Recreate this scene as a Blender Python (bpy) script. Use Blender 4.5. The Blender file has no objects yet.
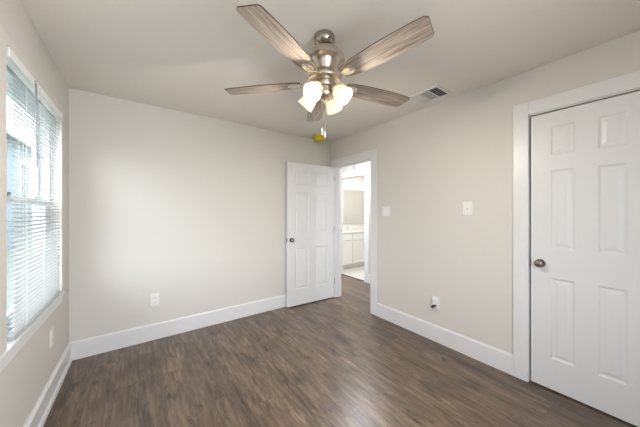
import bpy, bmesh, math, random
from mathutils import Vector, Matrix
random.seed(7)
PI = math.pi
S = bpy.context.scene
COL = S.collection

# ------------------------------------------------------------------ camera
cd = bpy.data.cameras.new('camera')
cam = bpy.data.objects.new('camera', cd); COL.objects.link(cam)
cam.location = (0, 0, 1.3323)
YAW = 0.6294
cam.rotation_euler = (PI/2, 0, -YAW)
cd.sensor_width = 36; cd.lens = 248.16/640*36
cd.shift_y = -0.0028
cd.clip_start = .02
S.camera = cam
S.view_settings.view_transform = 'Standard'
S.view_settings.look = 'None'
S.view_settings.gamma = 1
S.view_settings.use_curve_mapping = False
S.view_settings.exposure = 1.06

# ------------------------------------------------------------------ light
w = bpy.data.worlds.new('sky'); S.world = w; w.use_nodes = True
nt = w.node_tree; nt.nodes.clear()
wo = nt.nodes.new('ShaderNodeOutputWorld'); bg = nt.nodes.new('ShaderNodeBackground')
sky = nt.nodes.new('ShaderNodeTexSky'); sky.sky_type = 'NISHITA'
sky.sun_disc = False; sky.sun_elevation = math.radians(50); sky.sun_rotation = math.radians(200)
sky.dust_density = 3.0; sky.air_density = .7
mx = nt.nodes.new('ShaderNodeMix'); mx.data_type = 'RGBA'; mx.inputs[0].default_value = .75
nt.links.new(sky.outputs[0], mx.inputs[6]); mx.inputs[7].default_value = (4.7, 5.0, 5.3, 1)   # bright overcast cloud
nt.links.new(mx.outputs[2], bg.inputs[0]); bg.inputs[1].default_value = 1.0
nt.links.new(bg.outputs[0], wo.inputs[0])

def area(name, loc, rot, sx, sy, power, col=(1, 1, 1), portal=False):
    l = bpy.data.lights.new(name, 'AREA'); l.shape = 'RECTANGLE'; l.size = sx; l.size_y = sy
    l.energy = power; l.color = col
    if portal: l.cycles.is_portal = True
    o = bpy.data.objects.new(name, l); COL.objects.link(o); o.location = loc; o.rotation_euler = rot
    return o
# portals: only guide the sky light through the left window and an added rear opening
area('daylight_portal', (-.66, 2.26, 1.4), (0, -PI/2, 0), 1.42, .98, 1, portal=True)
area('daylight_portal', (.425, -.80, 1.4), (PI/2, 0, 0), 1.35, 1.4, 1, portal=True)
area('hall_lamp_light', (3.03, 3.0, 2.40), (0, 0, 0), .25, .25, 14, (.92, .95, 1))
area('bathroom_fill_light', (4.4, 3.5, 2.40), (0, 0, 0), .3, .3, 9, (1, .96, .90))  # unseen fill added under the ceiling to brighten the vanity

# ------------------------------------------------------------------ materials
def P(name, col, rough=.5, metal=0, spec=.5, **kw):
    m = bpy.data.materials.new(name); m.use_nodes = True
    b = m.node_tree.nodes['Principled BSDF']
    b.inputs['Base Color'].default_value = (*col, 1)
    b.inputs['Roughness'].default_value = rough
    b.inputs['Metallic'].default_value = metal
    b.inputs['Specular IOR Level'].default_value = spec
    for k, v in kw.items(): b.inputs[k].default_value = v
    return m
def bump(m, scale, strength, dist=.001, detail=3):
    n = m.node_tree; b = n.nodes['Principled BSDF']
    tc = n.nodes.new('ShaderNodeTexCoord'); no = n.nodes.new('ShaderNodeTexNoise'); bu = n.nodes.new('ShaderNodeBump')
    no.inputs['Scale'].default_value = scale; no.inputs['Detail'].default_value = detail
    bu.inputs['Strength'].default_value = strength; bu.inputs['Distance'].default_value = dist
    n.links.new(tc.outputs['Object'], no.inputs['Vector']); n.links.new(no.outputs['Fac'], bu.inputs['Height'])
    n.links.new(bu.outputs[0], b.inputs['Normal']); return m
M = {}
M['wall'] = bump(P('wall_paint', (.645, .62, .58), .75, spec=.3), 130, .25)
M['ceil'] = bump(P('ceiling_paint', (.79, .75, .695), .85, spec=.2), 90, .4)
M['white'] = P('white_trim_paint', (.72, .72, .725), .32)
M['door'] = bump(P('white_door_paint', (.70, .705, .71), .35), 60, .05)
M['plastic'] = P('white_plastic', (.80, .79, .77), .3)
M['fob'] = P('ivory_fob', (.55, .53, .48), .4)
M['slot'] = P('outlet_slot', (.25, .24, .23), .5)
M['black'] = P('black_rubber', (.02, .02, .02), .45)
M['nickel'] = P('brushed_nickel', (.62, .55, .47), .3, 1)
M['dnickel'] = P('dark_satin_nickel', (.30, .27, .25), .18, 1)
M['satin'] = P('bright_satin_nickel', (.80, .76, .70), .35, 1)
M['pnickel'] = P('polished_nickel', (.40, .36, .32), .13, 1)
M['chrome'] = P('chrome', (.75, .75, .76), .12, 1)
M['vinyl'] = P('white_vinyl', (.82, .84, .86), .35)
M['dark'] = P('dark_duct', (.06, .065, .07), .8)
M['louver'] = P('louver_enamel', (.74, .74, .74), .4)
M['cord'] = P('white_cord', (.8, .8, .78), .7)
M['wand'] = P('grey_plastic_wand', (.26, .26, .28), .25)
M['yellow'] = P('yellow_plastic_cap', (.62, .52, .02), .4)
M['cab'] = P('vanity_paint', (.80, .79, .76), .35)
M['counter'] = P('white_counter', (.86, .85, .82), .2)
M['mirror'] = P('mirror_silver', (.88, .89, .88), .02, 1)
M['bathwall'] = P('bathroom_paint', (.80, .79, .76), .7)
M['greybox'] = P('grey_plastic', (.42, .43, .47), .5)
M['siding'] = P('blue_grey_siding', (.075, .092, .105), .8)
M['roofing'] = P('grey_shingle', (.12, .12, .12), .9)
M['ground'] = bump(P('grey_green_ground', (.10, .12, .10), .95), 30, .6, .02)
M['bladeedge'] = P('dark_blade_edge', (.07, .045, .03), .5)

def slat_mat():
    m = bpy.data.materials.new('blind_vinyl'); m.use_nodes = True; n = m.node_tree; n.nodes.clear()
    o = n.nodes.new('ShaderNodeOutputMaterial'); a = n.nodes.new('ShaderNodeBsdfPrincipled'); t = n.nodes.new('ShaderNodeBsdfTranslucent')
    a.inputs['Base Color'].default_value = (.74, .75, .75, 1); a.inputs['Roughness'].default_value = .4
    t.inputs[0].default_value = (.62, .65, .67, 1)
    x = n.nodes.new('ShaderNodeMixShader'); x.inputs[0].default_value = .33
    n.links.new(a.outputs[0], x.inputs[1]); n.links.new(t.outputs[0], x.inputs[2]); n.links.new(x.outputs[0], o.inputs[0]); return m
M['slat'] = slat_mat()
def glass_mat():
    m = bpy.data.materials.new('window_glass'); m.use_nodes = True; n = m.node_tree; n.nodes.clear()
    o = n.nodes.new('ShaderNodeOutputMaterial'); a = n.nodes.new('ShaderNodeBsdfTransparent'); g = n.nodes.new('ShaderNodeBsdfGlossy')
    a.inputs[0].default_value = (.95, .98, .97, 1); g.inputs['Roughness'].default_value = .02
    f = n.nodes.new('ShaderNodeFresnel'); f.inputs[0].default_value = 1.45
    x = n.nodes.new('ShaderNodeMixShader')
    ge = n.nodes.new('ShaderNodeNewGeometry'); mm = n.nodes.new('ShaderNodeMath'); mm.operation = 'SUBTRACT'; mm.use_clamp = True
    n.links.new(f.outputs[0], mm.inputs[0]); n.links.new(ge.outputs['Backfacing'], mm.inputs[1])
    n.links.new(mm.outputs[0], x.inputs[0]); n.links.new(a.outputs[0], x.inputs[1]); n.links.new(g.outputs[0], x.inputs[2]); n.links.new(x.outputs[0], o.inputs[0]); return m
M['glass'] = glass_mat()
def shade_mat():
    m = bpy.data.materials.new('frosted_white_glass'); m.use_nodes = True; n = m.node_tree; n.nodes.clear()
    o = n.nodes.new('ShaderNodeOutputMaterial'); a = n.nodes.new('ShaderNodeBsdfPrincipled'); t = n.nodes.new('ShaderNodeBsdfTranslucent')
    a.inputs['Base Color'].default_value = (.46, .44, .40, 1); a.inputs['Roughness'].default_value = .25
    t.inputs[0].default_value = (.50, .46, .385, 1)
    x = n.nodes.new('ShaderNodeMixShader'); x.inputs[0].default_value = .30
    n.links.new(a.outputs[0], x.inputs[1]); n.links.new(t.outputs[0], x.inputs[2]); n.links.new(x.outputs[0], o.inputs[0]); return m
M['shade'] = shade_mat()
def emit(name, col, st):
    m = bpy.data.materials.new(name); m.use_nodes = True; n = m.node_tree; n.nodes.clear()
    o = n.nodes.new('ShaderNodeOutputMaterial'); e = n.nodes.new('ShaderNodeEmission')
    e.inputs[0].default_value = (*col, 1); e.inputs[1].default_value = st; n.links.new(e.outputs[0], o.inputs[0]); return m
M['bulb'] = emit('lit_bulb', (1, .88, .72), 4)
M['tube'] = emit('lit_vanity_lamp', (1, .88, .74), 2.6)

def floor_mat():
    m = P('dark_wood_plank_floor', (.1, .08, .07), .4, spec=.55); n = m.node_tree; b = n.nodes['Principled BSDF']; N = n.nodes.new; L = n.links.new
    tc = N('ShaderNodeTexCoord')
    mp = N('ShaderNodeMapping'); mp.inputs['Rotation'].default_value = (0, 0, PI/2); L(tc.outputs['Object'], mp.inputs[0])
    br = N('ShaderNodeTexBrick'); br.offset = .37; br.inputs['Scale'].default_value = 1
    br.inputs['Brick Width'].default_value = 1.2; br.inputs['Row Height'].default_value = .152
    br.inputs['Mortar Size'].default_value = .0012; br.inputs['Mortar Smooth'].default_value = .2; br.inputs['Bias'].default_value = 0
    br.inputs['Color1'].default_value = (0, 0, 0, 1); br.inputs['Color2'].default_value = (1, 1, 1, 1); br.inputs['Mortar'].default_value = (.5, .5, .5, 1)
    L(mp.outputs[0], br.inputs['Vector'])
    sep = N('ShaderNodeSeparateColor'); L(br.outputs['Color'], sep.inputs[0])
    # per-plank offset so the grain breaks at the seams
    off = N('ShaderNodeVectorMath'); off.operation = 'SCALE'; off.inputs[0].default_value = (3.1, 7.7, 0); L(sep.outputs[0], off.inputs['Scale'])
    ad = N('ShaderNodeVectorMath'); L(tc.outputs['Object'], ad.inputs[0]); L(off.outputs[0], ad.inputs[1])
    def noise(scale, sc, det, rough=.6, dist=0):
        p = N('ShaderNodeMapping'); p.inputs['Scale'].default_value = scale; L(ad.outputs[0], p.inputs[0])
        q = N('ShaderNodeTexNoise'); q.inputs['Scale'].default_value = sc; q.inputs['Detail'].default_value = det; q.inputs['Roughness'].default_value = rough; q.inputs['Distortion'].default_value = dist
        L(p.outputs[0], q.inputs['Vector']); return q
    g1 = noise((26, 2.0, 1), 1.6, 8, .72, .6); g2 = noise((6, 1.5, 1), 1.3, 5, .65, 1.0); kn = noise((11, 4.2, 1), 1.3, 4, .65, .5)
    r1 = N('ShaderNodeValToRGB'); L(g1.outputs['Fac'], r1.inputs[0])
    e = r1.color_ramp.elements; e[0].position = .28; e[0].color = (.040, .027, .019, 1); e[1].position = .72; e[1].color = (.235, .172, .124, 1)
    k = r1.color_ramp.elements.new(.5); k.color = (.122, .086, .060, 1)
    r2 = N('ShaderNodeMapRange'); L(g2.outputs['Fac'], r2.inputs[0]); r2.inputs[1].default_value = .3; r2.inputs[2].default_value = .7; r2.inputs[3].default_value = .52; r2.inputs[4].default_value = 1.42
    r3 = N('ShaderNodeMapRange'); L(sep.outputs[0], r3.inputs[0]); r3.inputs[3].default_value = .88; r3.inputs[4].default_value = 1.13
    r4 = N('ShaderNodeMapRange'); L(kn.outputs['Fac'], r4.inputs[0]); r4.inputs[1].default_value = .30; r4.inputs[2].default_value = .41; r4.inputs[3].default_value = .28; r4.inputs[4].default_value = 1
    m1 = N('ShaderNodeMath'); m1.operation = 'MULTIPLY'; L(r2.outputs[0], m1.inputs[0]); L(r3.outputs[0], m1.inputs[1])
    m2 = N('ShaderNodeMath'); m2.operation = 'MULTIPLY'; L(m1.outputs[0], m2.inputs[0]); L(r4.outputs[0], m2.inputs[1])
    seam = N('ShaderNodeMapRange'); L(br.outputs['Fac'], seam.inputs[0]); seam.inputs[3].default_value = 1; seam.inputs[4].default_value = .6
    m3 = N('ShaderNodeMath'); m3.operation = 'MULTIPLY'; L(m2.outputs[0], m3.inputs[0]); L(seam.outputs[0], m3.inputs[1])
    sc = N('ShaderNodeVectorMath'); sc.operation = 'SCALE'; L(r1.outputs[0], sc.inputs[0]); L(m3.outputs[0], sc.inputs['Scale'])
    L(sc.outputs[0], b.inputs['Base Color'])
    rr = N('ShaderNodeMapRange'); L(g1.outputs['Fac'], rr.inputs[0]); rr.inputs[3].default_value = .24; rr.inputs[4].default_value = .38; L(rr.outputs[0], b.inputs['Roughness'])
    bu = N('ShaderNodeBump'); bu.inputs['Strength'].default_value = .12; bu.inputs['Distance'].default_value = .002; L(m3.outputs[0], bu.inputs['Height']); L(bu.outputs[0], b.inputs['Normal'])
    return m
M['floor'] = floor_mat()
def blade_mat():
    m = P('weathered_oak_blade', (.3, .24, .2), .45); n = m.node_tree; b = n.nodes['Principled BSDF']; N = n.nodes.new; L = n.links.new
    tc = N('ShaderNodeTexCoord'); p = N('ShaderNodeMapping'); p.inputs['Scale'].default_value = (3, 55, 1); L(tc.outputs['Object'], p.inputs[0])
    q = N('ShaderNodeTexNoise'); q.inputs['Scale'].default_value = 1.6; q.inputs['Detail'].default_value = 6; q.inputs['Distortion'].default_value = .3; L(p.outputs[0], q.inputs['Vector'])
    r = N('ShaderNodeValToRGB'); e = r.color_ramp.elements; e[0].position = .3; e[0].color = (.15, .115, .09, 1); e[1].position = .7; e[1].color = (.46, .385, .32, 1)
    L(q.outputs['Fac'], r.inputs[0]); L(r.outputs[0], b.inputs['Base Color']); return m
M['blade'] = blade_mat()
def tile_mat():
    m = P('pale_floor_tile', (.6, .58, .54), .3); n = m.node_tree; b = n.nodes['Principled BSDF']; N = n.nodes.new; L = n.links.new
    tc = N('ShaderNodeTexCoord'); br = N('ShaderNodeTexBrick'); br.offset = 0; br.inputs['Brick Width'].default_value = .4; br.inputs['Row Height'].default_value = .4; br.inputs['Scale'].default_value = 1
    br.inputs['Mortar Size'].default_value = .004; br.inputs['Color1'].default_value = (.62, .60, .56, 1); br.inputs['Color2'].default_value = (.66, .64, .60, 1); br.inputs['Mortar'].default_value = (.45, .43, .4, 1)
    L(tc.outputs['Object'], br.inputs['Vector']); L(br.outputs['Color'], b.inputs['Base Color']); return m
M['tile'] = tile_mat()

# ------------------------------------------------------------------ mesh helpers
def box(bm, x0, x1, y0, y1, z0, z1, T=None):
    r = bmesh.ops.create_cube(bm, size=1)['verts']
    for v in r:
        v.co = Vector(((x0+x1)/2+v.co.x*(x1-x0), (y0+y1)/2+v.co.y*(y1-y0), (z0+z1)/2+v.co.z*(z1-z0)))
        if T: v.co = T @ v.co
    return r
def lathe(bm, prof, seg=32, T=None):
    rings = []
    for r, z in prof:
        if r < 1e-6: rings.append([bm.verts.new((0, 0, z))])
        else: rings.append([bm.verts.new((r*math.cos(2*PI*i/seg), r*math.sin(2*PI*i/seg), z)) for i in range(seg)])
    for a, b in zip(rings, rings[1:]):
        for i in range(seg):
            j = (i+1) % seg
            if len(a) == 1 and len(b) == 1: continue
            if len(a) == 1: bm.faces.new((a[0], b[i], b[j]))
            elif len(b) == 1: bm.faces.new((a[i], a[j], b[0]))
            else: bm.faces.new((a[i], a[j], b[j], b[i]))
    if T:
        for R in rings:
            for v in R: v.co = T @ v.co
def tube(bm, pts, r, seg=10):
    pts = [Vector(p) for p in pts]; rings = []
    for i, p in enumerate(pts):
        d = (pts[min(i+1, len(pts)-1)]-pts[max(i-1, 0)]).normalized()
        u = d.orthogonal().normalized(); v = d.cross(u)
        if i: # keep frames aligned
            u = (pu - d*pu.dot(d)).normalized(); v = d.cross(u)
        pu = u
        rings.append([bm.verts.new(p+r*(math.cos(2*PI*k/seg)*u+math.sin(2*PI*k/seg)*v)) for k in range(seg)])
    for a, b in zip(rings, rings[1:]):
        for k in range(seg): bm.faces.new((a[k], a[(k+1) % seg], b[(k+1) % seg], b[k]))
    bm.faces.new(rings[0][::-1]); bm.faces.new(rings[-1])
def extrude_poly(bm, pts, axis_vec):
    a = [bm.verts.new(p) for p in pts]; b = [bm.verts.new(Vector(p)+Vector(axis_vec)) for p in pts]
    n = len(pts)
    bm.faces.new(a[::-1]); bm.faces.new(b)
    for i in range(n): bm.faces.new((a[i], a[(i+1) % n], b[(i+1) % n], b[i]))
def obj(name, bm, mat, parent=None, bev=0, smooth=False, loc=None, seg=2):
    bmesh.ops.recalc_face_normals(bm, faces=bm.faces)
    me = bpy.data.meshes.new(name); bm.to_mesh(me); bm.free()
    o = bpy.data.objects.new(name, me); COL.objects.link(o)
    me.materials.append(mat)
    if parent: o.parent = parent
    if loc: o.location = loc
    if bev:
        m = o.modifiers.new('bevel', 'BEVEL'); m.width = bev; m.segments = seg; m.limit_method = 'ANGLE'
    if smooth:
        for p in me.polygons: p.use_smooth = True
        try:
            e = o.modifiers.new('split', 'EDGE_SPLIT'); e.split_angle = math.radians(40)
        except Exception: pass
    return o
def bx(name, dims, mat, parent=None, bev=0):
    bm = bmesh.new(); box(bm, *dims); return obj(name, bm, mat, parent, bev)
def multi(name, lst, mat, parent=None, bev=0):
    bm = bmesh.new()
    for d in lst: box(bm, *d)
    return obj(name, bm, mat, parent, bev)
def tag(o, label=None, cat=None, group=None, kind=None):
    if label: o['label'] = label
    if cat: o['category'] = cat
    if group: o['group'] = group
    if kind: o['kind'] = kind
    return o
def empty(name, loc, label=None, cat=None, group=None, kind=None, rz=0):
    o = bpy.data.objects.new(name, None); COL.objects.link(o); o.location = loc; o.rotation_euler = (0, 0, rz); o.empty_display_size = .1
    return tag(o, label, cat, group, kind)
def st(o): o['kind'] = 'structure'; return o

# ------------------------------------------------------------------ room shell
XL, XR, YB, YF, H = -.508, 2.469, 3.1165, -.65, 2.44
T = .12
st(bx('floor', (XL-.14, 3.49, YF-.14, 4.72, -.1, 0), M['floor']))
st(bx('ceiling', (XL-.14, 5.5, YF-.14, 4.95, H, H+.1), M['ceil']))
st(bx('wall_back', (XL-.14, XR+T, YB, YB+.12, 0, H), M['wall']))
WY0, WY1, WZ0, WZ1 = 1.775, 2.775, .68, 2.10
st(multi('wall_left', [(XL-.14, XL, YF, WY0, 0, H), (XL-.14, XL, WY1, YB, 0, H), (XL-.14, XL, WY0, WY1, 0, WZ0), (XL-.14, XL, WY0, WY1, WZ1, H)], M['wall']))
st(multi('wall_right', [(XR, XR+T, YF, -.015, 0, H), (XR, XR+T, -.015, .615, 2.092, H), (XR, XR+T, .615, 2.235, 0, H), (XR, XR+T, 2.235, 2.995, 2.045, H), (XR, XR+T, 2.995, YB, 0, H)], M['wall']))
st(multi('wall_front', [(XL-.14, -.25, YF-.14, YF, 0, H), (1.1, XR+T, YF-.14, YF, 0, H), (-.25, 1.1, YF-.14, YF, 0, .7), (-.25, 1.1, YF-.14, YF, 2.1, H)], M['wall']))  # opening in this unseen wall is added to let in daylight fill
# closet behind the closed door
st(multi('wall_closet', [(XR+T, 3.2, -.12, -.05, 0, H), (XR+T, 3.2, .9, 1.0, 0, H), (3.2, 3.3, -.12, 1.0, 0, H)], M['wall']))
# hallway and bathroom
HX = 3.46
st(multi('wall_hall', [(HX, HX+.1, 1.0, 3.30, 0, H), (HX, HX+.1, 4.06, 4.95, 0, H), (HX, HX+.1, 3.30, 4.06, 2.04, H)], M['wall']))
st(bx('wall_hall_end', (XR+T, HX, 4.62, 4.72, 0, H), M['wall']))
st(bx('wall_bathroom_back', (HX+.1, 5.5, 4.85, 4.95, 0, H), M['bathwall']))
st(bx('wall_bathroom_right', (5.4, 5.5, 2.6, 4.85, 0, H), M['bathwall']))
st(bx('wall_bathroom_front', (HX+.1, 5.4, 2.5, 2.6, 0, H), M['bathwall']))
st(bx('floor_bathroom', (3.49, 5.5, 2.5, 4.95, -.1, .004), M['tile']))
st(bx('trim_7', (3.475, 3.50, 3.30, 4.06, 0, .008), M['dark']))   # threshold strip

def casing(name, pieces): return st(multi(name, pieces, M['white'], None, .003))
def base(name, x0, y0, x1, y1, nx, ny, h=.165):
    # baseboard run from (x0,y0) to (x1,y1); (nx,ny) points into the room
    bm = bmesh.new()
    prof = [(0, 0), (.016, 0), (.016, h-.012), (.009, h), (0, h)]
    extrude_poly(bm, [(x0+nx*d, y0+ny*d, z) for d, z in prof], (x1-x0, y1-y0, 0))
    return st(obj(name, bm, M['white']))
base('baseboard_back', XL, YB, 2.45, YB, 0, -1)
base('baseboard_right', XR, .706, XR, 2.138, -1, 0)
bm = bmesh.new()   # left run has a stepped cap and a shoe strip
prof = [(0, 0), (.026, 0), (.026, .012), (.020, .03), (.013, .034), (.013, .125), (.018, .132), (.018, .15), (.007, .165), (0, .165)]
extrude_poly(bm, [(XL+d, YF, z) for d, z in prof], (0, YB-.016-YF, 0)); st(obj('baseboard_left', bm, M['white']))
base('baseboard_hall', HX, 1.0, HX, 3.21, -1, 0)

# ------------------------------------------------------------------ six-panel doors
def slab_door(W, Ht, th, vs, us):
    """leaf in local coords: u along +X, thickness centred on Y, z up. returns (leaf bm, [panel bms])"""
    panels = [(us[i], us[i+1], vs[j], vs[j+1]) for i in (0, 2) for j in (0, 2, 4)]
    U = [0]+us+[W]; V = [0]+vs+[Ht]
    bm = bmesh.new()
    for sy in (-1, 1):
        for i in range(5):
            for j in range(7):
                if i in (1, 3) and j in (1, 3, 5): continue
                q = [(U[i], V[j]), (U[i+1], V[j]), (U[i+1], V[j+1]), (U[i], V[j+1])]
                bm.faces.new([bm.verts.new((u, sy*th/2, v)) for u, v in q])
    for a, b in (((0, 0), (W, 0)), ((W, 0), (W, Ht)), ((W, Ht), (0, Ht)), ((0, Ht), (0, 0))):
        bm.faces.new([bm.verts.new(p) for p in ((a[0], -th/2, a[1]), (b[0], -th/2, b[1]), (b[0], th/2, b[1]), (a[0], th/2, a[1]))])
    bmesh.ops.remove_doubles(bm, verts=bm.verts, dist=1e-5)
    out = []
    for (u0, u1, v0, v1) in panels:
        pb = bmesh.new()
        for sy in (-1, 1):
            rings = []
            for ins, dep in ((0, 0), (.006, .004), (.012, .0072), (.020, .0072), (.038, .0022), (.042, .0018)):
                y = sy*(th/2-dep)
                rings.append([pb.verts.new(p) for p in ((u0+ins, y, v0+ins), (u1-ins, y, v0+ins), (u1-ins, y, v1-ins), (u0+ins, y, v1-ins))])
            for a, b in zip(rings, rings[1:]):
                for k in range(4): pb.faces.new((a[k], a[(k+1) % 4], b[(k+1) % 4], b[k]))
            pb.faces.new(rings[-1])
            if sy == -1: first = rings[0]
            else:
                for k in range(4): pb.faces.new((first[k], first[(k+1) % 4], rings[0][(k+1) % 4], rings[0][k]))
        out.append(pb)
    return bm, out
KNOB = [(0, .058), (.014, .0575), (.023, .053), (.0275, .044), (.026, .034), (.019, .026), (.0125, .022), (.0115, .012), (.0125, .008), (.030, .0065), (.032, .003), (.032, 0), (0, 0)]
def knob(parent, u, z, y, sy, mat):
    T_ = Matrix.Translation((u, y, z)) @ Matrix.Rotation(PI/2 if sy < 0 else -PI/2, 4, 'X')
    b = bmesh.new(); lathe(b, [(r, h*(1 if sy < 0 else .72)) for r, h in KNOB[:7]], 28, T_); k = obj('knob', b, mat, parent, smooth=True)
    b = bmesh.new(); lathe(b, [(r, h*(1 if sy < 0 else .72)) for r, h in KNOB[6:]], 28, T_); obj('knob_rose', b, mat, k, smooth=True)
    return k
def make_door(name, loc, rz, W, Ht, label, ku, kz, both, th=.035):
    d = empty(name, loc, label, 'door', kind='structure', rz=rz)
    sw = .115; mid = .108; pw = (W-2*sw-mid)/2
    us = [sw, sw+pw, sw+pw+mid, W-sw]
    k = Ht/2.03
    vs = [.225*k, .815*k, 1.03*k, 1.605*k, 1.715*k, 1.925*k]
    lf, ps = slab_door(W, Ht, th, vs, us)
    obj('leaf', lf, M['door'], d)
    for p in ps: obj('panel', p, M['door'], d)
    kn = knob(d, ku, kz, -th/2, -1, M['dnickel']); kn['label'] = 'satin nickel round knob'
    if both: knob(d, ku, kz, th/2, 1, M['dnickel'])
    return d, th
# door_1: open leaf, hinged beside the back wall. local u from free edge to hinge
fx, fy, hx, hy = 1.652, 3.0475, 2.445, 3.003
W1 = math.hypot(hx-fx, hy-fy)
d1, th = make_door('door_1', (fx, fy, .012), math.atan2(hy-fy, hx-fx), W1, 2.013, 'white six-panel door standing open against the back wall', .062, .925, True)
bx('latch_plate', (-.0012, .001, -.012, .012, .90, .955), M['dnickel'], d1)
for z in (.2, 1.0, 1.8):
    b = bmesh.new(); lathe(b, [(0, z), (.006, z), (.006, z+.09), (0, z+.09)], 12, Matrix.Translation((W1+.004, -.0145, 0))); obj('hinge', b, M['dnickel'], d1, smooth=True)
# door_2: closed leaf in the right wall. local +X runs to smaller world y
d2, th = make_door('door_2', (2.4935, .597, .012), -PI/2, .59, 2.060, 'closed white six-panel door in the right wall', .055, .928, False)
bx('latch_plate', (-.0035, 0, -.0195, -.006, .90, .955), M['black'], d2)

# door frames
casing('trim_1', [(XR-.018, XR, .608, .706, 0, 2.19), (XR-.018, XR, -.105, -.008, 0, 2.19), (XR-.018, XR, -.008, .608, 2.088, 2.19)])
st(multi('trim_2', [(XR, XR+T, .6065, .615, 0, 2.092), (XR, XR+T, -.015, -.002, 0, 2.092), (XR, XR+T, -.002, .6065, 2.0815, 2.092),
                    (XR+.05, XR+.066, .588, .6065, 0, 2.0815), (XR+.05, XR+.066, -.002, .012, 0, 2.0815), (XR+.05, XR+.066, .012, .588, 2.06, 2.0815)], M['white']))
casing('trim_3', [(XR-.018, XR, 2.138, 2.245, 0, 2.14), (XR-.018, XR, 2.985, 3.098, 0, 2.14), (XR-.018, XR, 2.245, 2.985, 2.032, 2.14)])
st(multi('trim_4', [(XR, XR+T, 2.235, 2.25, 0, 2.045), (XR, XR+T, 2.98, 2.995, 0, 2.045), (XR, XR+T, 2.25, 2.98, 2.03, 2.045),
                    (XR+.045, XR+.075, 2.25, 2.262, 0, 2.03), (XR+.045, XR+.075, 2.968, 2.98, 0, 2.03), (XR+.045, XR+.075, 2.262, 2.968, 2.018, 2.03)], M['white']))
casing('trim_5', [(HX-.018, HX, 3.195, 3.305, 0, 2.15), (HX-.018, HX, 4.055, 4.165, 0, 2.15), (HX-.018, HX, 3.305, 4.055, 2.035, 2.15)])
t6 = st(multi('trim_6', [(HX, HX+.1, 3.30, 3.312, 0, 2.04), (HX, HX+.1, 4.048, 4.06, 0, 2.04), (HX, HX+.1, 3.312, 4.048, 2.028, 2.04)], M['white']))
bx('strike_plate', (HX+.03, HX+.062, 4.044, 4.048, .90, .96), M['black'], t6)

# ------------------------------------------------------------------ window, left wall
win = empty('window_1', (XL-.08, 2.27, .7), 'white double-hung window behind the blind in the left wall', 'window', kind='structure')
def wb(name, lst, mat, par=win, bev=0):
    lst = [(a-(XL-.08), b-(XL-.08), c-2.27, d-2.27, e-.7, f-.7) for a, b, c, d, e, f in lst]
    return multi(name, lst, mat, par, bev)
X0, X1 = XL-.135, XL-.045
wb('window_frame', [(X0, X1, WY0, WY0+.035, .70, 2.10), (X0, X1, WY1-.035, WY1, .70, 2.10), (X0, X1, WY0+.035, WY1-.035, 2.065, 2.10), (X0, X1, WY0+.035, WY1-.035, .70, .735)], M['vinyl'], bev=.003)
def sash(xa, xb, z0, z1, r=.045):
    a, b = WY0+.037, WY1-.037
    s = wb('sash', [(xa, xb, a, a+r, z0, z1), (xa, xb, b-r, b, z0, z1), (xa, xb, a+r, b-r, z0, z0+r), (xa, xb, a+r, b-r, z1-r, z1)], M['vinyl'], bev=.003)
    bm = bmesh.new(); xm = (xa+xb)/2-(XL-.08); box(bm, xm-.002, xm+.002, a+r-2.27, b-r-2.27, z0+r-.7, z1-r-.7)
    g = obj('pane', bm, M['glass'], s)
    return s
sash(XL-.125, XL-.095, 1.375, 2.063)
lo = sash(XL-.085, XL-.055, .737, 1.42)
wb('sash_latch', [(XL-.085, XL-.05, 2.0, 2.06, 1.42, 1.437), (XL-.085, XL-.05, 2.45, 2.51, 1.42, 1.437)], M['dnickel'], lo)
M['painted'] = P('painted_casing', (.655, .63, .59), .7)
trim8 = casing('trim_8', [(XL, XL+.017, 1.66, 1.767, .70, 2.10), (XL, XL+.017, 2.772, 2.845, .70, 2.10), (XL, XL+.017, 1.66, 2.845, 2.10, 2.155)])
trim8.data.materials[0] = M['painted']
casing('trim_9', [(XL-.045, XL+.0001, WY0+.001, WY1-.001, .681, .70), (XL+.0001, XL+.026, 1.64, 2.80, .681, .70), (XL+.0001, XL+.017, 1.66, 2.79, .625, .6809)])

# ------------------------------------------------------------------ blind
bl = empty('window_blind', (XL+.002, 2.27, .701), 'white horizontal slat blind hanging in the left wall window', 'blind')
bm = bmesh.new(); box(bm, -.018, .02, -.490, .498, 1.352, 1.397); obj('headrail', bm, M['vinyl'], bl, .003)
b0, b1 = -.388, .478
def slat_mesh(t=.0006, wid=.0255):
    bm = bmesh.new(); n = 4; tilt = math.radians(24); up = []
    for i in range(n+1):
        s = (i/n-.5)*wid; c = .0018*(1-(2*i/n-1)**2)
        up.append((s, c))
    rows = []
    for s, c in up:
        x = s*math.cos(tilt)+c*math.sin(tilt); z = -s*math.sin(tilt)+c*math.cos(tilt)
        rows.append([bm.verts.new((x, b0, z)), bm.verts.new((x, b1, z))])
    for a, b in zip(rows, rows[1:]): bm.faces.new((a[0], a[1], b[1], b[0]))
    bmesh.ops.recalc_face_normals(bm, faces=bm.faces)
    bmesh.ops.solidify(bm, geom=bm.faces[:], thickness=t)
    return bm
PITCH = .0236
s0 = obj('slat', slat_mesh(), M['slat'], bl, smooth=True)
NS = int((1.345-.03)/PITCH)
for k in range(NS):
    c = s0 if k == 0 else s0.copy()
    if k: COL.objects.link(c); c.parent = bl
    c.location = (0, random.uniform(-.004, .004), .035+k*PITCH)
    c.rotation_euler = (0, random.uniform(-.02, .02), 0)
br = bx('bottom_rail', (-.013, .013, b0-.01, b1, .003, .018), M['slat'], bl, .003)
bx('end_cap', (-.014, .0135, b0-.014, b0-.009, .001, .02), M['greybox'], br, .001)
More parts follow.
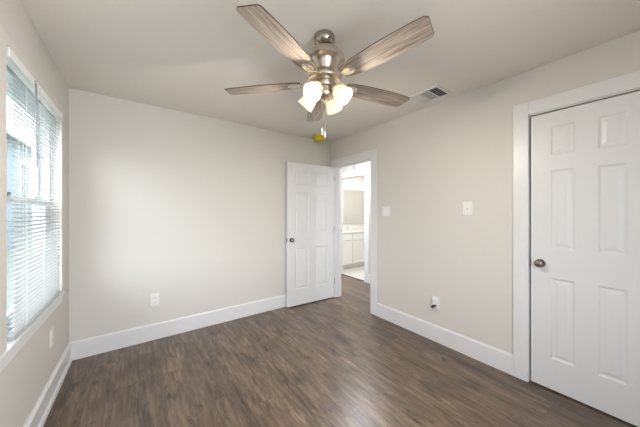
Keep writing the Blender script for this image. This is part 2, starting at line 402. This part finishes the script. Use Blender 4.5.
for y in (-.25, .05, .36):
    b = bmesh.new()
    tube(b, [(.0135, y, .015), (.0135, y, 1.36)], .0011, 6); tube(b, [(-.0135, y, .015), (-.0135, y, 1.36)], .0011, 6); tube(b, [(0, y+.006, .015), (0, y+.006, 1.36)], .0009, 6)
    obj('ladder_cord', b, M['cord'], bl)
b = bmesh.new(); tube(b, [(.026, -.155, 1.37), (.027, -.145, .89)], .0042, 6); wd = obj('tilt_wand', b, M['wand'], bl, smooth=True)
b = bmesh.new(); tube(b, [(.018, -.155, 1.375), (.026, -.155, 1.385), (.026, -.155, 1.368)], .002, 6); obj('hook', b, M['wand'], wd)

# ------------------------------------------------------------------ ceiling fan
FX, FY = .9446, 1.2502
fan = empty('ceiling_fan', (FX, FY, H), 'five-blade ceiling fan with nickel motor and four lit glass shades', 'ceiling fan')
def L_(name, prof, mat, parent=fan, T_=None, seg=40):
    b = bmesh.new(); lathe(b, prof, seg, T_); return obj(name, b, mat, parent, smooth=True)
L_('canopy', [(0, 0), (.062, 0), (.066, -.006), (.067, -.018), (.065, -.030), (.059, -.043), (.049, -.054), (.036, -.061), (.024, -.064), (0, -.064)], M['pnickel'])
L_('downrod', [(0, -.060), (.018, -.060), (.020, -.070), (.0135, -.074), (.0135, -.080), (.026, -.082), (.027, -.090), (0, -.090)], M['dnickel'])
L_('motor_housing', [(0, -.084), (.030, -.085), (.060, -.090), (.088, -.102), (.110, -.120), (.124, -.140), (.130, -.158), (.130, -.166), (.124, -.172),
                     (.112, -.176), (.100, -.192), (.090, -.212), (.084, -.228), (.078, -.238), (.066, -.244), (.066, -.262), (.060, -.266), (0, -.266)], M['nickel'])
L_('flywheel', [(0, -.266), (.10, -.266), (.108, -.270), (.110, -.278), (.106, -.287), (.09, -.291), (.06, -.293), (0, -.293)], M['nickel'])
L_('switch_housing', [(0, -.292), (.058, -.292), (.062, -.299), (.062, -.320), (.055, -.330), (.046, -.334), (.046, -.356), (.054, -.362), (.054, -.378), (.044, -.390), (.022, -.399), (.012, -.406), (.012, -.414), (.006, -.422), (0, -.423)], M['nickel'])
ZB = 2.146-H
def blade_bm():
    # local X outward, hub at origin; plan outline with rounded tip corners
    top = [(.150, .042), (.19, .052), (.25, .060), (.33, .066), (.42, .069), (.51, .069), (.59, .066), (.639, .062)]
    pts = list(top)
    for a in range(0, 91, 15):
        pts.append((.639+.022*math.sin(math.radians(a)), .040+.022*math.cos(math.radians(a))))
    low = [(x+.012*(1 if x > .55 else 0), -y) for x, y in top]
    end = []
    for a in range(90, -1, -15):
        end.append((.652+.022*math.sin(math.radians(a)), -(.040+.022*math.cos(math.radians(a)))))
    pts += end+low[::-1]
    seen = []; 
    for p in pts:
        if not seen or math.dist(p, seen[-1]) > .002: seen.append(p)
    bm = bmesh.new(); extrude_poly(bm, [(x, y, -.003) for x, y in seen], (0, 0, .006)); return bm
A0 = 3.5843
proto = None
def medallion():
    bm = bmesh.new()
    n = 24
    pr = [(1, 0), (1, -.003), (.9, -.0055), (.72, -.006), (.62, -.003), (.5, -.003), (.42, -.0065), (0, -.008)]
    rings = []
    for s, z in pr:
        if s == 0: rings.append([bm.verts.new((.195, 0, z))]); continue
        R = []
        for k in range(n):
            a = 2*PI*k/n
            R.append(bm.verts.new((.195+s*.046*math.cos(a), s*(.031+.006*math.cos(a))*math.sin(a), z)))
        rings.append(R)
    for a, b in zip(rings, rings[1:]):
        for k in range(n):
            if len(b) == 1: bm.faces.new((a[k], a[(k+1) % n], b[0]))
            else: bm.faces.new((a[k], a[(k+1) % n], b[(k+1) % n], b[k]))
    bm.faces.new(rings[0])
    return bm
for k in range(5):
    a = A0+k*2*PI/5
    if proto is None:
        bd = obj('fan_blade', blade_bm(), M['blade'], fan, .0012)
        bd.data.materials.append(M['bladeedge'])
        for p in bd.data.polygons:
            if abs(p.normal.z) < .5: p.material_index = 1
        md = obj('blade_medallion', medallion(), M['satin'], bd, smooth=True); md.location = (0, 0, -.003)
        b = bmesh.new()
        for s in (-1, 1): tube(b, [(.085, s*.016, .018), (.11, s*.024, .014), (.135, s*.02, .002), (.158, s*.010, -.006)], .0055, 8)
        arm = obj('blade_arm', b, M['nickel'], bd, smooth=True)
        for (x, y) in ((.175, .014), (.175, -.014), (.222, 0)):
            b = bmesh.new(); lathe(b, [(0, -.0125), (.003, -.012), (.0045, -.009), (.0045, -.006), (0, -.006)], 10, Matrix.Translation((x, y, 0))); obj('screw', b, M['nickel'], bd, smooth=True)
        proto = bd; c = bd
    else:
        c = proto.copy(); COL.objects.link(c); c.parent = fan
        for ch in list(proto.children):
            e = ch.copy(); COL.objects.link(e); e.parent = c
    c.location = (0, 0, ZB)
    c.rotation_euler = (math.radians(-10), 0, a)
# four lamp arms with shades
fwd = Vector((math.sin(YAW), math.cos(YAW), 0)); rgt = Vector((math.cos(YAW), -math.sin(YAW), 0))
SH_OUT = [(.017, 0), (.021, .004), (.027, .010), (.036, .022), (.0435, .040), (.0475, .060), (.050, .080), (.053, .094), (.056, .103)]
SH_IN = [(r-.0035, z) for r, z in SH_OUT[::-1]]
for k in range(4):
    ph = math.radians(60+90*k)
    d = (-math.cos(ph)*fwd+math.sin(ph)*rgt).normalized()
    el = math.radians(-43)
    ax = (d*math.cos(el)+Vector((0, 0, math.sin(el)))).normalized()
    mouth = Vector((0, 0, 2.024-H))+d*.146
    neck = mouth-ax*.103
    R = ax.to_track_quat('Z', 'Y').to_matrix().to_4x4()
    T_ = Matrix.Translation(neck) @ R
    lb = bmesh.new()
    tube(lb, [Vector((0, 0, -.345))+d*.040, Vector((0, 0, -.338))+d*.054, neck-ax*.014], .0085, 10)
    la = obj('lamp_arm', lb, M['nickel'], fan, smooth=True)
    L_('socket', [(0, -.018), (.016, -.018), (.023, -.010), (.024, .006), (.018, .008), (0, .008)], M['nickel'], la, T_, 24)
    sh = L_('lamp_shade', SH_OUT+SH_IN, M['shade'], fan, T_, 32)
    bu = L_('bulb', [(0, .008), (.010, .010), (.011, .022), (.016, .032), (.0205, .040), (.0205, .045), (.017, .051), (.010, .055), (0, .056)], M['bulb'], sh, T_, 20)
    lt = bpy.data.lights.new('fan_bulb_light', 'POINT'); lt.energy = 11; lt.color = (1, .92, .82); lt.shadow_soft_size = .022
    lo_ = bpy.data.objects.new('fan_bulb_light', lt); COL.objects.link(lo_); lo_.parent = fan; lo_.location = neck+ax*.080
# pull chains
for i, (dr, df, zl) in enumerate(((-.013, -.030, 1.805), (.0035, -.032, 1.786))):
    p = rgt*dr+fwd*df
    b = bmesh.new(); z0 = -.386; z1 = zl+.042-H
    tube(b, [(p.x, p.y, z0), (p.x, p.y, z1)], .0016, 6)
    n = int((z0-z1)/.009)
    for q in range(n):
        bmesh.ops.create_icosphere(b, subdivisions=1, radius=.0025, matrix=Matrix.Translation((p.x, p.y, z0-q*.009)))
    ch = obj('pull_chain', b, M['nickel'], fan, smooth=True)
    L_('chain_fob', [(0, z1+.001), (.003, z1), (.0055, z1-.006), (.006, z1-.036), (.004, z1-.042), (0, z1-.043)], M['fob'], ch, Matrix.Translation((p.x, p.y, 0)), 12)

# ------------------------------------------------------------------ ceiling things
vent = empty('ceiling_vent', (2.225, 1.29, H), 'white three-section metal air vent in the ceiling near the right wall', 'air vent')
VX, VY = .127, .147
multi('vent_frame', [(-VX, VX, -VY, -VY+.022, -.011, 0), (-VX, VX, VY-.022, VY, -.011, 0), (-VX, -VX+.022, -VY+.022, VY-.022, -.011, 0), (VX-.022, VX, -VY+.022, VY-.022, -.011, 0)], M['louver'], vent, .003)
bx('duct_backing', (-VX+.02, VX-.02, -VY+.02, VY-.02, -.0015, -.0003), M['dark'], vent)
multi('section_divider', [(-.105, .105, -.043, -.038, -.012, -.001), (-.105, .105, .042, .047, -.012, -.001)], M['louver'], vent)
def louver(x0, x1, y0, y1, tilt, along):
    bm = bmesh.new(); wd_ = .014
    if along == 'x':
        Tm = Matrix.Translation(((x0+x1)/2, (y0+y1)/2, -.0065)) @ Matrix.Rotation(tilt, 4, 'X'); box(bm, -(x1-x0)/2, (x1-x0)/2, -wd_/2, wd_/2, -.0005, .0005, Tm)
    else:
        Tm = Matrix.Translation(((x0+x1)/2, (y0+y1)/2, -.0065)) @ Matrix.Rotation(tilt, 4, 'Y'); box(bm, -wd_/2, wd_/2, -(y1-y0)/2, (y1-y0)/2, -.0005, .0005, Tm)
    obj('louver', bm, M['louver'], vent)
for k in range(5): louver(-.105, .105, -.120+k*.0185-.001, -.120+k*.0185+.001, math.radians(38), 'x')
for k in range(4): louver(-.105, .105, .060+k*.0185-.001, .060+k*.0185+.001, math.radians(-34), 'x')
for k in range(14): louver(-.0975+k*.015-.001, -.0975+k*.015+.001, -.037, .041, math.radians(-13), 'y')

cap = empty('alarm_cap', (2.11, 2.92, H), 'round yellow plastic cap on the ceiling near the back right corner', 'alarm cap')
b = bmesh.new(); lathe(b, [(0, 0), (.068, 0), (.068, -.018), (0, -.018)], 32); obj('base', b, M['plastic'], cap, smooth=True)
b = bmesh.new(); lathe(b, [(0, -.010), (.080, -.010), (.084, -.014), (.084, -.03), (.081, -.064), (.072, -.082), (.05, -.091), (0, -.093)], 36); obj('dust_cover', b, M['yellow'], cap, smooth=True)

# ------------------------------------------------------------------ plates on the walls (local: X right, -Y out of the wall, Z up)
def plate(name, loc, rz, w_, h_, label, cat, group=None):
    e = empty(name, loc, label, cat, group, rz=rz)
    bm = bmesh.new(); box(bm, -w_/2, w_/2, -.006, 0, -h_/2, h_/2); obj('cover_plate', bm, M['plastic'], e, .003)
    return e
def outlet(loc, rz, label):
    e = plate('wall_outlet', loc, rz, .076, .125, label, 'outlet')
    for z in (-.024, .024):
        b = bmesh.new(); box(b, -.017, .017, -.0085, -.005, z-.0145, z+.0145); r = obj('receptacle', b, M['plastic'], e, .004)
        multi('slot', [(-.009, -.006, -.0092, -.008, z-.002, z+.008), (.006, .009, -.0092, -.008, z-.002, z+.008), (-.0025, .0025, -.0092, -.008, z-.011, z-.006)], M['slot'], r)
    b = bmesh.new(); lathe(b, [(0, .0015), (.003, .001), (.0035, 0)], 12, Matrix.Translation((0, -.006, 0)) @ Matrix.Rotation(PI/2, 4, 'X')); obj('screw', b, M['plastic'], e)
    return e
outlet((.131, YB, .413), 0, 'white double outlet low on the wide back wall')
outlet((XL, 2.555, .435), PI/2, 'white outlet on the left wall below the window')
sw = plate('light_switch', (XR, 1.995, 1.338), -PI/2, .117, .117, 'white two-gang switch plate beside the open doorway', 'light switch')
for x in (-.023, .023):
    b = bmesh.new(); box(b, -.0165+x, .0165+x, -.009, -.005, -.033, .033); obj('rocker', b, M['plastic'], sw, .002)
pl = plate('wall_plate', (XR, 1.055, 1.365), -PI/2, .084, .125, 'white plate with small centre hole at chest height on right wall', 'wall plate')
b = bmesh.new(); box(b, -.026, .026, -.010, -.005, -.045, .045); obj('raised_insert', b, M['plastic'], pl, .003)
b = bmesh.new(); lathe(b, [(0, .0015), (.005, .001), (.006, 0)], 14, Matrix.Translation((0, -.010, -.008)) @ Matrix.Rotation(PI/2, 4, 'X')); obj('jack', b, M['slot'], pl)
cp = plate('cable_plate', (XR, 1.362, .397), -PI/2, .076, .125, 'white low wall plate with black cable stub on right wall', 'cable outlet')
b = bmesh.new(); box(b, -.022, .008, -.034, -.005, -.018, .040); obj('adapter', b, M['plastic'], cp, .004)
b = bmesh.new(); tube(b, [(-.006, -.006, -.030), (-.008, -.03, -.031), (-.012, -.048, -.036), (-.014, -.054, -.046)], .0135, 12); obj('cable_stub', b, M['black'], cp, smooth=True)

# ------------------------------------------------------------------ hallway and bathroom things
tag(bx('door_chime', (HX-.035, HX, 3.53, 3.60, 2.18, 2.31), M['greybox'], None, .004), 'small grey box on the hallway wall above the bathroom doorway', 'chime')
van = empty('bathroom_vanity', (4.3, 4.55, 0), 'white vanity cabinet in the bathroom beyond the doorway', 'vanity')
VA, VB = 3.575-4.3, 5.395-4.3
multi('cabinet_body', [(VA, VB, -.285, .295, .10, .83), (VA, VB, -.225, .295, .005, .10)], M['cab'], van)
bx('toe_kick', (VA, VB, -.232, -.226, .005, .099), M['cab'], van)
n = 4; wv = (VB-VA)/n
for k in range(n):
    a = VA+k*wv+.008; c = a+wv-.016
    fr = bx('drawer_front', (a, c, -.305, -.286, .665, .815), M['cab'], van, .004)
    dr = multi('cabinet_door', [(a, c, -.303, -.286, .12, .65)], M['cab'], van, .004)
    multi('door_frame', [(a, a+.05, -.309, -.303, .12, .65), (c-.05, c, -.309, -.303, .12, .65), (a+.05, c-.05, -.309, -.303, .60, .65), (a+.05, c-.05, -.309, -.303, .12, .17)], M['cab'], dr, .002)
bx('countertop', (VA, VB, -.315, .295, .83, .875), M['counter'], van, .006)
bx('backsplash', (VA, VB, .275, .295, .875, .965), M['counter'], van, .003)
fc = empty('faucet', (4.32, 4.72, .8755), 'small chrome faucet on the white bathroom countertop', 'faucet')
b = bmesh.new(); lathe(b, [(0, 0), (.026, 0), (.026, .01), (.014, .018), (.013, .03), (0, .03)], 20); obj('faucet_base', b, M['chrome'], fc, smooth=True)
b = bmesh.new(); tube(b, [(0, 0, .02), (0, 0, .13), (0, -.02, .165), (0, -.06, .175), (0, -.095, .155), (0, -.10, .13)], .011, 12); obj('spout', b, M['chrome'], fc, smooth=True)
b = bmesh.new(); tube(b, [(.012, 0, .07), (.05, 0, .095)], .005, 8); obj('lever', b, M['chrome'], fc, smooth=True)
mir = empty('wall_mirror', (4.47, 4.85, 1.0), 'large frameless mirror above the bathroom vanity', 'mirror')
bx('mirror_glass', (-.8, .8, -.008, -.001, .0, .92), M['mirror'], mir)
vl = empty('vanity_light', (4.66, 4.85, 2.03), 'lit horizontal light bar above the bathroom mirror', 'vanity light')
bx('back_plate', (-.42, .42, -.03, 0, -.05, .05), M['chrome'], vl, .004)
b = bmesh.new(); lathe(b, [(0, -.41), (.045, -.41), (.055, -.40), (.055, .40), (.045, .41), (0, .41)], 24, Matrix.Translation((0, -.085, 0)) @ Matrix.Rotation(PI/2, 4, 'Y')); obj('diffuser', b, M['tube'], vl, smooth=True)

# ------------------------------------------------------------------ outside the window
st(bx('ground_outside', (-60, XL-.14, -40, 60, -.6, -.35), M['ground']))
nb = empty('neighbour_house', (-4.5, 16, -.35), 'blue grey house outside, seen between the blind slats', 'house')
multi('house_wall', [(-7, 0, -13, 1.6, 0, 4.8), (-7, 0, 4.4, 16, 0, 4.8), (-7, 0, 1.6, 4.4, 0, 2.3), (-7, 0, 1.6, 4.4, 4.0, 4.8)], M['siding'], nb)
hw = multi('house_window', [(-.12, .03, 1.5, 1.62, 2.2, 4.1), (-.12, .03, 4.38, 4.5, 2.2, 4.1), (-.12, .03, 1.62, 4.38, 2.2, 2.32), (-.12, .03, 1.62, 4.38, 3.98, 4.1), (-.12, .02, 2.95, 3.05, 2.32, 3.98)], M['vinyl'], nb)
bx('house_pane', (-.10, -.06, 1.62, 4.38, 2.32, 3.98), M['dark'], hw)
b = bmesh.new(); extrude_poly(b, [(.4, -13.4, 4.7), (-3.5, -13.4, 5.2), (-7.5, -13.4, 4.7), (-7.5, -13.4, 4.8), (-3.5, -13.4, 5.32), (.4, -13.4, 4.82)], (0, 29.8, 0)); obj('roof', b, M['roofing'], nb)
